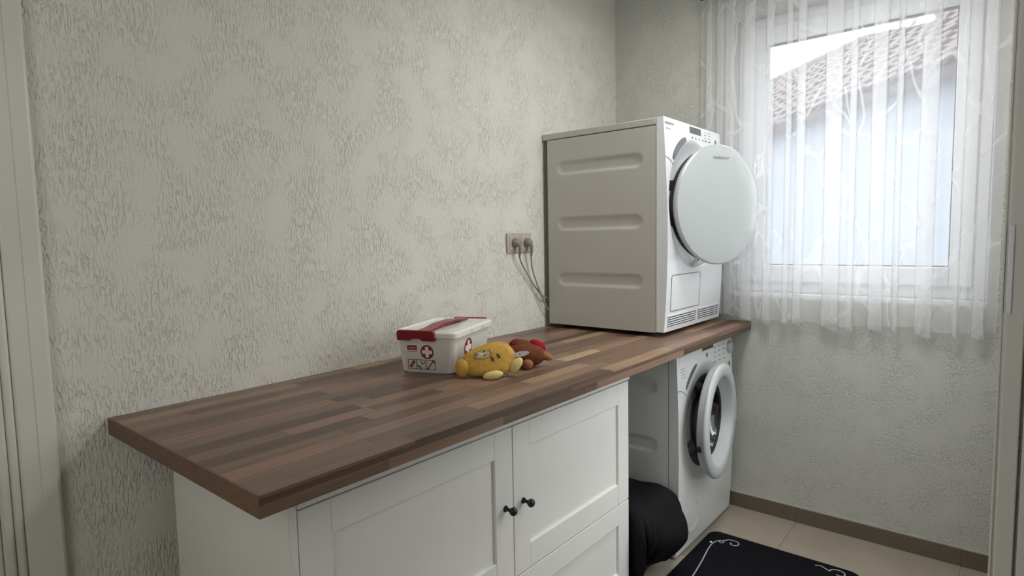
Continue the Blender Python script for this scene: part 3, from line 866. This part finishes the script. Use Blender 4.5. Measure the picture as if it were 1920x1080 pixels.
def build_curtain():
    # plan of the cloth: running along X with Z-folds that lay three layers over each other
    pleats = [(0.520, 0.030), (0.566, 0.028), (0.612, 0.040), (0.700, 0.052), (0.788, 0.034), (0.868, 0.024), (0.914, 0.034),
              (1.040, 0.066), (1.112, 0.026), (1.204, 0.050), (1.272, 0.022), (1.368, 0.056), (1.470, 0.020), (1.540, 0.038)]
    X0, X1 = 0.478, 1.596
    path = [(X0, 0.0)]     # (x, layer)
    for x, wd_ in pleats:
        path += [(x + wd_ / 2, 0.0), (x - wd_ / 2, 1.0), ('f', 0.0)]
    segs = []
    cur = X0
    for x, wd_ in pleats:
        segs += [(cur, x + wd_ / 2, 0, 0), (x + wd_ / 2, x - wd_ / 2, 0, 1), (x - wd_ / 2, x + wd_ / 2, 1, 2)]
        cur = x + wd_ / 2
        segs += [(cur, cur + 0.004, 2, 0)]
        cur += 0.004
    segs.append((cur, X1, 0, 0))
    S_, s = [], 0.0
    for a, b, l0, l1 in segs:
        n = max(2, int(abs(b - a) / 0.0055))
        for i in range(n):
            f = i / n
            S_.append((a + (b - a) * f, l0 + (l1 - l0) * sstep(0, 1, f), s + abs(b - a) * f))
        s += abs(b - a)
    S_.append((X1, 0, s))
    bm = bmesh.new()
    uvl = bm.loops.layers.uv.new('UVMap')
    rows_ = 46
    zt, zbm = 2.440, 0.918
    V = []
    for j in range(rows_ + 1):
        v = j / rows_
        row = []
        for (x, lay, s) in S_:
            drop_ = zbm + 0.006 * math.sin(s * 9) + 0.004 * math.sin(s * 23 + 1) - (0.011 if x > 0.76 else 0.0) * lay + 0.012 * sstep(0.8, 0.47, x) 
            z = zt + (drop_ - zt) * v
            k = sstep(2.30, 2.42, z)               # gathered by the heading tape
            gx = 0.004 * math.sin(z * 2.3 + s * 4) * v
            wave = 0.0075 * math.sin(s * 38 + 1.5 * math.sin(s * 7) + 0.5 * z) + 0.005 * math.sin(s * 17 + z * 1.3 + 2)
            tight = 0.010 * math.sin(s * 215 + 2 * math.sin(s * 13))
            y = -0.042 + wave * (1 - 0.5 * k) + tight * k - 0.0055 * lay * (1 - 0.6 * k)
            y = min(y, -0.016)
            if x < 0.64: y = max(y, -0.062)
            row.append(bm.verts.new((x + gx + 0.010 * k * math.sin(s * 107), y, z)))
        V.append(row)
    for j in range(rows_):
        for i in range(len(S_) - 1):
            f = bm.faces.new((V[j][i], V[j][i + 1], V[j + 1][i + 1], V[j + 1][i]))
            for lp, (ii, jj) in zip(f.loops, ((i, j), (i + 1, j), (i + 1, j + 1), (i, j + 1))):
                lp[uvl].uv = (S_[ii][2], -1.53 * jj / rows_)
    # hem: a second layer along the bottom edge
    return bm, S_
bm, S_ = build_curtain()
cu = obj('curtain', bm, MT['sheer'], None, smooth='all')
tag(cu, 'sheer white curtain with a branch pattern hanging at the window', 'curtain')

# ================================================================ socket, plugs and cables
so = thing('wall_socket', (0.0, -0.833, 1.283), 'beige double wall socket beside the dryer', 'socket')
obj('socket_plate', B(0.0005, 0.010, -0.914, -0.752, 1.243, 1.325), MT['plate'], so, bevel=0.003)
for y in (-0.873, -0.793):
    obj('socket_insert', B(0.010, 0.0125, y - 0.031, y + 0.031, 1.253, 1.315), MT['plate'], so, bevel=0.002)
    bm = bmesh.new(); lathe(bm, [(0, 0.0128), (0.0195, 0.0128), (0.0195, 0.0150), (0.0225, 0.0150), (0.0225, 0.0122)], Matrix.Translation((0.0, y, 1.284)) @ Matrix.Rotation(math.radians(90), 4, 'Y'), 32)
    obj('socket_well', bm, MT['plate'], so, smooth=True)
def plug_cable(y, pts, label):
    t = thing('power_plug', (0.0155, y, 1.284), label, 'plug')
    bm = bmesh.new(); lathe(bm, [(0, 0), (0.0185, 0), (0.0185, 0.012), (0.015, 0.020), (0.010, 0.026), (0, 0.028)], Matrix.Translation((0.0155, y, 1.284)) @ Matrix.Rotation(math.radians(90), 4, 'Y'), 28)
    pb = obj('plug_body', bm, MT['plug'], t, smooth=True)
    bm = bmesh.new(); tube(bm, [(0.034, y, 1.283), (0.040, y + 0.003, 1.268), (0.034, y + 0.010, 1.245), (0.026, y + 0.016, 1.225)], [0.008, 0.0075, 0.006, 0.0045], 10)
    obj('strain_relief', bm, MT['plug'], t, smooth=True)
    # smooth the cable
    P = [Vector(p) for p in [(0.026, y + 0.016, 1.226)] + pts]
    Q = []
    for i in range(len(P) - 1):
        p0, p1, p2, p3 = P[max(i - 1, 0)], P[i], P[i + 1], P[min(i + 2, len(P) - 1)]
        for k in range(8):
            u = k / 8
            Q.append(0.5 * ((2 * p1) + (p2 - p0) * u + (2 * p0 - 5 * p1 + 4 * p2 - p3) * u * u + (3 * p1 - p0 - 3 * p2 + p3) * u ** 3))
    Q.append(P[-1])
    obj('cable', tube(bmesh.new(), Q, 0.0036, 8), MT['cable'], t, smooth=True)
plug_cable(-0.873, [(0.020, -0.832, 1.19), (0.018, -0.775, 1.125), (0.017, -0.715, 1.065), (0.016, -0.665, 1.035), (0.015, -0.60, 1.02)], 'left grey plug with the longer slanting cable in the socket')
plug_cable(-0.793, [(0.023, -0.766, 1.17), (0.026, -0.742, 1.11), (0.027, -0.712, 1.055), (0.024, -0.665, 0.99), (0.016, -0.62, 0.955)], 'right grey plug nearest the dryer in the socket')

# ================================================================ first aid box
BA = math.atan2(0.063, 0.166)
# local frame: u along the short front, v along the long side, origin at the near-left base corner
fu, fv = Vector((math.cos(BA), math.sin(BA), 0)), Vector((-math.sin(BA), math.cos(BA), 0))
BO = Vector((0.191, -1.650, 0.9003))
SW, SL, SH = 0.178, 0.275, 0.113
fb = thing('first_aid_box', BO + fu * SW / 2 + fv * SL / 2, 'white plastic first aid box with red clips and red crosses', 'storage box')
def bp_(u, v, z): return BO + fu * u + fv * v + Vector((0, 0, z))
TP = 0.010   # taper
def box_ring(bm, off, z, r=0.022):
    return [bm.verts.new(bp_(u, v, z)) for u, v in rounded_rect(-off, SW + off, -off, SL + off, r, 5)]
def skin(bm, rings, cap0=True, cap1=True):
    for a, b in zip(rings, rings[1:]):
        n = len(a)
        for i in range(n): bm.faces.new((a[i], a[(i + 1) % n], b[(i + 1) % n], b[i]))
    if cap0: bm.faces.new(rings[0])
    if cap1: bm.faces.new(rings[-1])
bm = bmesh.new()
skin(bm, [box_ring(bm, -0.004, 0.0), box_ring(bm, 0.0, 0.004), box_ring(bm, TP, SH)])
bd = obj('box_body', bm, MT['boxwhite'], fb, smooth=True)
bm = bmesh.new()
skin(bm, [box_ring(bm, TP + 0.001, SH + 0.0003), box_ring(bm, TP + 0.009, SH - 0.001), box_ring(bm, TP + 0.009, SH + 0.012), box_ring(bm, TP + 0.003, SH + 0.018), box_ring(bm, TP - 0.004, SH + 0.018), box_ring(bm, TP - 0.008, SH + 0.014), box_ring(bm, -0.012, SH + 0.014)])
ld = obj('lid', bm, MT['lid'], fb, smooth=True)
# seam nicks on the long rim
for v in (0.10, 0.19):
    for u in (-TP - 0.0085, SW + TP + 0.0085):
        bm = bmesh.new(); 
        m = Matrix(((fu.x, fv.x, 0, 0), (fu.y, fv.y, 0, 0), (0, 0, 1, 0), (0, 0, 0, 1)))
        m.translation = bp_(u, v, SH + 0.006)
        box(bm, -0.001, 0.001, -0.0012, 0.0012, -0.006, 0.006, m)
        obj('rim_nick', bm, MT['print'], ld)
# red clips at both short ends
def clip(v, flip):
    bm = bmesh.new()
    pts = [(0.006, SH - 0.010), (0.046, SH - 0.010), (0.050, SH - 0.004), (0.083, SH - 0.004), (0.087, SH - 0.010), (0.128, SH - 0.010), (0.128, SH + 0.016), (0.122, SH + 0.021), (0.010, SH + 0.021), (0.004, SH + 0.016)]
    prism(bm, pts, lambda a, b, d: bp_(SW - a if flip else a, v + d, b), -0.008, 0.008)
    obj('clip', bm, MT['red'], fb, bevel=0.002)
clip(-TP - 0.011, False)
clip(SL + TP + 0.006, True)
# folding handle across the lid
bm = bmesh.new()
prism(bm, [(-0.012, SH + 0.0145), (0.035, SH + 0.0145), (0.085, SH + 0.020), (0.19, SH + 0.020), (0.24, SH + 0.0145), (0.287, SH + 0.0145), (0.287, SH + 0.0205), (0.24, SH + 0.0215), (0.19, SH + 0.027), (0.085, SH + 0.027), (0.035, SH + 0.0215), (-0.012, SH + 0.0205)],
      lambda a, b, d: bp_(d, a, b), 0.066, 0.108)
obj('handle', bm, MT['red'], fb, bevel=0.002)
# prints on the near short face and on the long face
def on_short(a, b, d):      # a along face, b height
    return bp_(a, -TP * b / SH - d, b)
def on_long(a, b, d):
    return bp_(SW + TP * b / SH + d, a, b)
def disc_pts(cx, cz, r, n=36, k=1.0): return [(cx + r * math.cos(2 * math.pi * i / n), cz + k * r * math.sin(2 * math.pi * i / n)) for i in range(n)]
def cross_pts(cx, cz, r, w_):
    return [(cx - w_, cz - r), (cx + w_, cz - r), (cx + w_, cz - w_), (cx + r, cz - w_), (cx + r, cz + w_), (cx + w_, cz + w_), (cx + w_, cz + r), (cx - w_, cz + r), (cx - w_, cz + w_), (cx - r, cz + w_), (cx - r, cz - w_), (cx - w_, cz - w_)]
def decal(name, pts, fn, m, t=0.0005):
    return obj(name, prism(bmesh.new(), pts, fn, -0.001, t), m, bd)
decal('red_disc', disc_pts(0.094, 0.066, 0.0215), on_short, MT['redprint'])
decal('white_cross', cross_pts(0.094, 0.066, 0.0165, 0.0056), on_short, MT['whiteprint'], 0.0009)
decal('red_disc', disc_pts(0.098, 0.066, 0.0300), on_long, MT['redprint'])
decal('white_cross', cross_pts(0.098, 0.066, 0.0232, 0.0080), on_long, MT['whiteprint'], 0.0009)
decal('red_label', [(0.028, 0.071), (0.060, 0.071), (0.060, 0.085), (0.028, 0.085)], on_short, MT['redprint'])
decal('label_line', [(0.034, 0.0765), (0.056, 0.0765), (0.056, 0.0785), (0.034, 0.0785)], on_short, MT['whiteprint'], 0.0009)
decal('red_line', [(0.029, 0.0655), (0.061, 0.0655), (0.061, 0.067), (0.029, 0.067)], on_short, MT['redprint'])
def line(pts, w_, name='print_line', m='blackprint'):
    for (a, b), (c, d) in zip(pts, pts[1:]):
        dx, dz = c - a, d - b
        l_ = math.hypot(dx, dz); nx, nz = -dz / l_ * w_ / 2, dx / l_ * w_ / 2
        decal(name, [(a + nx, b + nz), (a - nx, b - nz), (c - nx, d - nz), (c + nx, d + nz)], on_short, MT[m], 0.0006)
pz0, pz1 = 0.012, 0.041
line([(0.028, pz0), (0.118, pz0), (0.118, pz1), (0.028, pz1), (0.028, pz0)], 0.0014)
line([(0.056, pz0), (0.056, pz1)], 0.0016); line([(0.088, pz0), (0.088, pz1)], 0.0016)
line([(0.035, 0.017), (0.049, 0.037)], 0.0085, 'plaster_print', 'redprint')
line([(0.0405, 0.0245), (0.0435, 0.0295)], 0.004, 'plaster_print', 'whiteprint')
line([(0.058, 0.022), (0.066, 0.020), (0.070, 0.013)], 0.004)
line([(0.072, 0.039), (0.073, 0.030), (0.080, 0.028), (0.085, 0.037)], 0.0018)
line([(0.092, 0.0135), (0.100, 0.023), (0.110, 0.036)], 0.0028)
line([(0.108, 0.040), (0.117, 0.034)], 0.004)
line([(0.090, 0.015), (0.096, 0.013)], 0.003)

# ================================================================ plush toys
CR, CF = Vector((0.7697, 0.6384, 0)), Vector((-0.6384, 0.7697, 0))   # along the toys / away from the room
UP = Vector((0, 0, 1))
def blob(name, c, ax, mk, parent, power=1.0, n=28, m=18):
    bm = bmesh.new(); ellipsoid(bm, c, ax, n, m, power)
    return obj(name, bm, MT[mk], parent, smooth='all')
YC = Vector((0.440, -1.522, 0.9))
py = thing('plush_toy', YC, 'yellow plush toy with cream paws lying against the first aid box', 'plush toy')
YH, YP = 0.0465, 0.74            # half height and squareness of the pillow-like body
def yshape(a, b, z):
    """narrower towards the foot end, leaning back"""
    k = 1.0 - 0.20 * sstep(0.03, -0.08, a) - 0.10 * sstep(0.045, 0.08, a)
    zz = (z + YH) * k - YH
    return a + 0.10 * zz, b + 0.45 * zz, zz
bm = bmesh.new()
def ybody(p):
    q = p - (YC + UP * YH)
    a, b, z = yshape(q.dot(CR), q.dot(CF), q.z)
    return YC + UP * (YH + 0.001) + CR * a + CF * b + UP * z
ellipsoid(bm, YC + UP * YH, (CR * 0.080, CF * 0.046, UP * YH), 48, 30, YP, ybody)
yb = obj('plush_body', bm, MT['yellow'], py, smooth='all')
T1 = (CR * 0.30 - CF * 0.25 + UP * 0.92).normalized()
blob('foot', YC - CR * 0.076 - CF * 0.036 + UP * 0.0275, (CR * 0.020 + UP * 0.004, CF * 0.016, UP * 0.0275 - CR * 0.006), 'yellow', py)
blob('paw', YC + CR * 0.014 - CF * 0.064 + UP * 0.0125, (CR * 0.029 + UP * 0.004, CF * 0.013, UP * 0.0125), 'cream', py)
blob('paw', YC + CR * 0.080 - CF * 0.030 + UP * 0.033, (CR * 0.017, CF * 0.015, UP * 0.023 + CR * 0.011), 'cream', py)
from mathutils.bvhtree import BVHTree
bm = bmesh.new(); bm.from_mesh(yb.data)
YBVH = BVHTree.FromBMesh(bm); bm.free()
def on_plush(a, z, lift):
    """point on the room side of the yellow body: along a, at height z above its middle"""
    o_ = YC + UP * (YH + z) + CR * a - CF * 0.15 + UP * 0.075
    d_ = (CF * 0.15 - UP * 0.075).normalized()
    hit, nn, i_, dist = YBVH.ray_cast(o_, d_)
    if hit is None:
        return YC + UP * (YH + z) + CR * a
    if nn.dot(d_) > 0: nn = -nn
    return hit + nn * lift
bm = bmesh.new()
pts = disc_pts(-0.016, 0.024, 1.0, 30)
rings = []
for k_ in (1.0, 0.66, 0.33):
    rings.append([bm.verts.new(on_plush(-0.016 + k_ * 0.026 * (math.copysign(abs(math.cos(t)) ** 0.7, math.cos(t))), 0.004 + k_ * 0.0155 * (math.copysign(abs(math.sin(t)) ** 0.7, math.sin(t))) + k_ * 0.003 * math.cos(t), 0.0012)) for t in [2 * math.pi * i / 30 for i in range(30)]])
for a, b in zip(rings, rings[1:]):
    for i in range(30): bm.faces.new((a[i], a[(i + 1) % 30], b[(i + 1) % 30], b[i]))
bm.faces.new(rings[-1])
bmesh.ops.solidify(bm, geom=list(bm.faces), thickness=0.0015)
pt = obj('face_patch', bm, MT['patch'], yb, smooth='all')
for a, z in ((-0.033, 0.003), (-0.012, 0.013)):
    blob('eye', on_plush(a, z, 0.0026), (CR * 0.0024, CF * 0.002, UP * 0.0024), 'thread', pt, n=10, m=8)
obj('mouth', tube(bmesh.new(), [on_plush(a, z, 0.0028) for a, z in ((-0.013, 0.0035), (-0.010, 0.0005), (-0.0065, 0.0015), (-0.0045, 0.0045))], 0.0011, 6), MT['thread'], pt, smooth='all')
for a, z in ((0.013, -0.012), (0.030, -0.002)):
    p = [on_plush(a + 0.0045 * t, z - 0.0075 * t, 0.001) for t in (-1, -0.4, 0.3, 1)]
    obj('stitched_slit', tube(bmesh.new(), p, [0.0014, 0.0026, 0.0026, 0.0012], 8), MT['thread'], yb, smooth='all')
# sewn-in tag
bm = bmesh.new()
tp = [(0.0, -0.004), (0.018, -0.0075), (0.040, -0.0075), (0.052, -0.003), (0.054, 0.001), (0.046, 0.006), (0.026, 0.008), (0.0, 0.004)]
tg0 = YC + CR * 0.066 - CF * 0.012 + UP * 0.058
prism(bm, tp, lambda a, b, d: tg0 + CR * a + UP * (a * 0.22 + b) + CF * (d - a * 0.35), 0.0, 0.0012)
tgo = obj('sewn_tag', bm, MT['tagwhite'], py)
blob('tag_mark', tg0 + CR * 0.026 + UP * 0.0065 - CF * 0.0095, (CR * 0.002, CF * 0.0008, UP * 0.002), 'bluestitch', tgo, n=8, m=6)

BC = Vector((0.466, -1.366, 0.9))
pb = thing('plush_toy', BC, 'brown plush toy with a crimson cloth lying behind the yellow one', 'plush toy')
blob('plush_body', BC - CR * 0.008 + UP * 0.036, (CR * 0.062, CF * 0.040, UP * 0.036), 'brown', pb, 0.9)
blob('head', BC - CR * 0.012 + CF * 0.018 + UP * 0.054, (CR * 0.042 - UP * 0.006, CF * 0.030, UP * 0.028), 'brown', pb)
blob('snout', BC + CR * 0.052 - CF * 0.004 + UP * 0.034, (CR * 0.026 - UP * 0.008, CF * 0.016, UP * 0.014), 'tan', pb)
blob('paw', BC - CR * 0.004 - CF * 0.045 + UP * 0.016, (CR * 0.018, CF * 0.014, UP * 0.0155), 'tan', pb)
blob('crimson_cloth', BC + CR * 0.030 + CF * 0.020 + UP * 0.062, (CR * 0.026 - UP * 0.012, CF * 0.018, UP * 0.016 + CR * 0.004), 'crimson', pb)
blob('crimson_cloth', BC - CR * 0.040 + CF * 0.034 + UP * 0.070, (CR * 0.020 + UP * 0.004, CF * 0.012, UP * 0.012), 'crimson', pb)
blob('eye', BC - CR * 0.030 - CF * 0.0135 + UP * 0.064, (CR * 0.004, CF * 0.003, UP * 0.004), 'black', pb, n=12, m=8)

# ================================================================ black cloth over a laundry basket
lb = thing('draped_basket', (0.44, -0.825, 0.0), 'basket draped with black cloth between the cabinet and washing machine', 'basket')
def cloth(u, v):
    a = 2 * math.pi * u
    # v: 0 top centre .. 0.35 rim .. 1 hem
    hx, hy = 0.206, 0.150
    c, s = math.cos(a), math.sin(a)
    sq = lambda t: math.copysign(abs(t) ** 0.34, t)
    fold = 0.024 * math.sin(a * 7 + 1.0) + 0.014 * math.sin(a * 13 + 0.4) + 0.009 * math.sin(a * 23)
    if v < 0.35:
        k = v / 0.35
        x, y = hx * k * sq(c), hy * k * sq(s)
        z = 0.322 + 0.006 * math.sin(30 * x + 27 * y) - 0.016 * k ** 10
    else:
        t = (v - 0.35) / 0.65
        bulge = 0.042 * math.sin(math.pi * t ** 0.7) - 0.050 * t * t
        k = 1 + (bulge + fold * min(1, 0.15 + t * 1.5)) / 0.19
        x, y = hx * k * sq(c), hy * k * sq(s)
        z = 0.306 * (1 - t) + 0.010 * t + 0.055 * t * t * (0.5 + 0.5 * math.sin(a * 5 + 2))
        y = max(-0.172, min(0.160, y))
    return Vector((0.445 + x, -0.826 + y, z))
bm = bmesh.new(); vs = grid(bm, 160, 44, cloth)
bmesh.ops.remove_doubles(bm, verts=bm.verts, dist=1e-5)
obj('black_cloth', bm, MT['blackcloth'], lb, smooth=True, angle=32)
obj('basket', B(0.265, 0.585, -0.935, -0.720, 0.002, 0.268), MT['black'], lb, bevel=0.02)

# ================================================================ floor mat
MX0, MX1, MY0, MY1 = 0.655, 1.236, -1.25, -0.318
fm = thing('floor_mat', (0.945, -0.78, 0.0), 'black floor mat with a silver scroll motif in front of the washer', 'mat')
bm = bmesh.new()
def mring(i, z): return [bm.verts.new((x, y, z)) for x, y in rounded_rect(MX0 + i, MX1 - i, MY0 + i, MY1 - i, 0.040, 6)]
skin(bm, [mring(0.0, 0.0003), mring(0.0, 0.005), mring(0.004, 0.0085)])
obj('mat_pile', bm, MT['mat'], fm, smooth=True)
def scroll(pts, r=0.0026):
    P = [Vector((x, y, 0.0086)) for x, y in pts]
    Q = []
    for i in range(len(P) - 1):
        p0, p1, p2, p3 = P[max(i - 1, 0)], P[i], P[i + 1], P[min(i + 2, len(P) - 1)]
        for k in range(6):
            u = k / 6
            Q.append(0.5 * ((2 * p1) + (p2 - p0) * u + (2 * p0 - 5 * p1 + 4 * p2 - p3) * u * u + (3 * p1 - p0 - 3 * p2 + p3) * u ** 3))
    Q.append(P[-1])
    obj('scroll_stitch', tube(bmesh.new(), Q, r, 6, flat=0.35), MT['stitch'], fm, smooth='all')
def spiral(cx, cy, r0, r1, a0, a1, n=16):
    return [(cx + (r0 + (r1 - r0) * i / n) * math.cos(math.radians(a0 + (a1 - a0) * i / n)), cy + (r0 + (r1 - r0) * i / n) * math.sin(math.radians(a0 + (a1 - a0) * i / n))) for i in range(n + 1)]
scroll([(0.76, -1.05), (0.752, -0.90), (0.740, -0.78), (0.735, -0.71), (0.722, -0.60), (0.707, -0.50), (0.703, -0.44), (0.712, -0.405), (0.735, -0.385)] + [(0.745, -0.368), (0.765, -0.363)] + spiral(0.772, -0.388, 0.026, 0.008, 85, -190))
scroll(spiral(0.728, -0.402, 0.009, 0.009, 0, 360, 12), 0.0022)
scroll([(1.08, -0.36), (1.10, -0.352)] + spiral(1.165, -0.372, 0.034, 0.010, 175, -120), 0.0026)
bm = bmesh.new(); ellipsoid(bm, (0.694, -0.432, 0.0095), ((0.0055, 0, 0), (0, 0.0055, 0), (0, 0, 0.003)), 14, 8)
obj('rhinestone', bm, MT['stone'], fm, smooth='all')
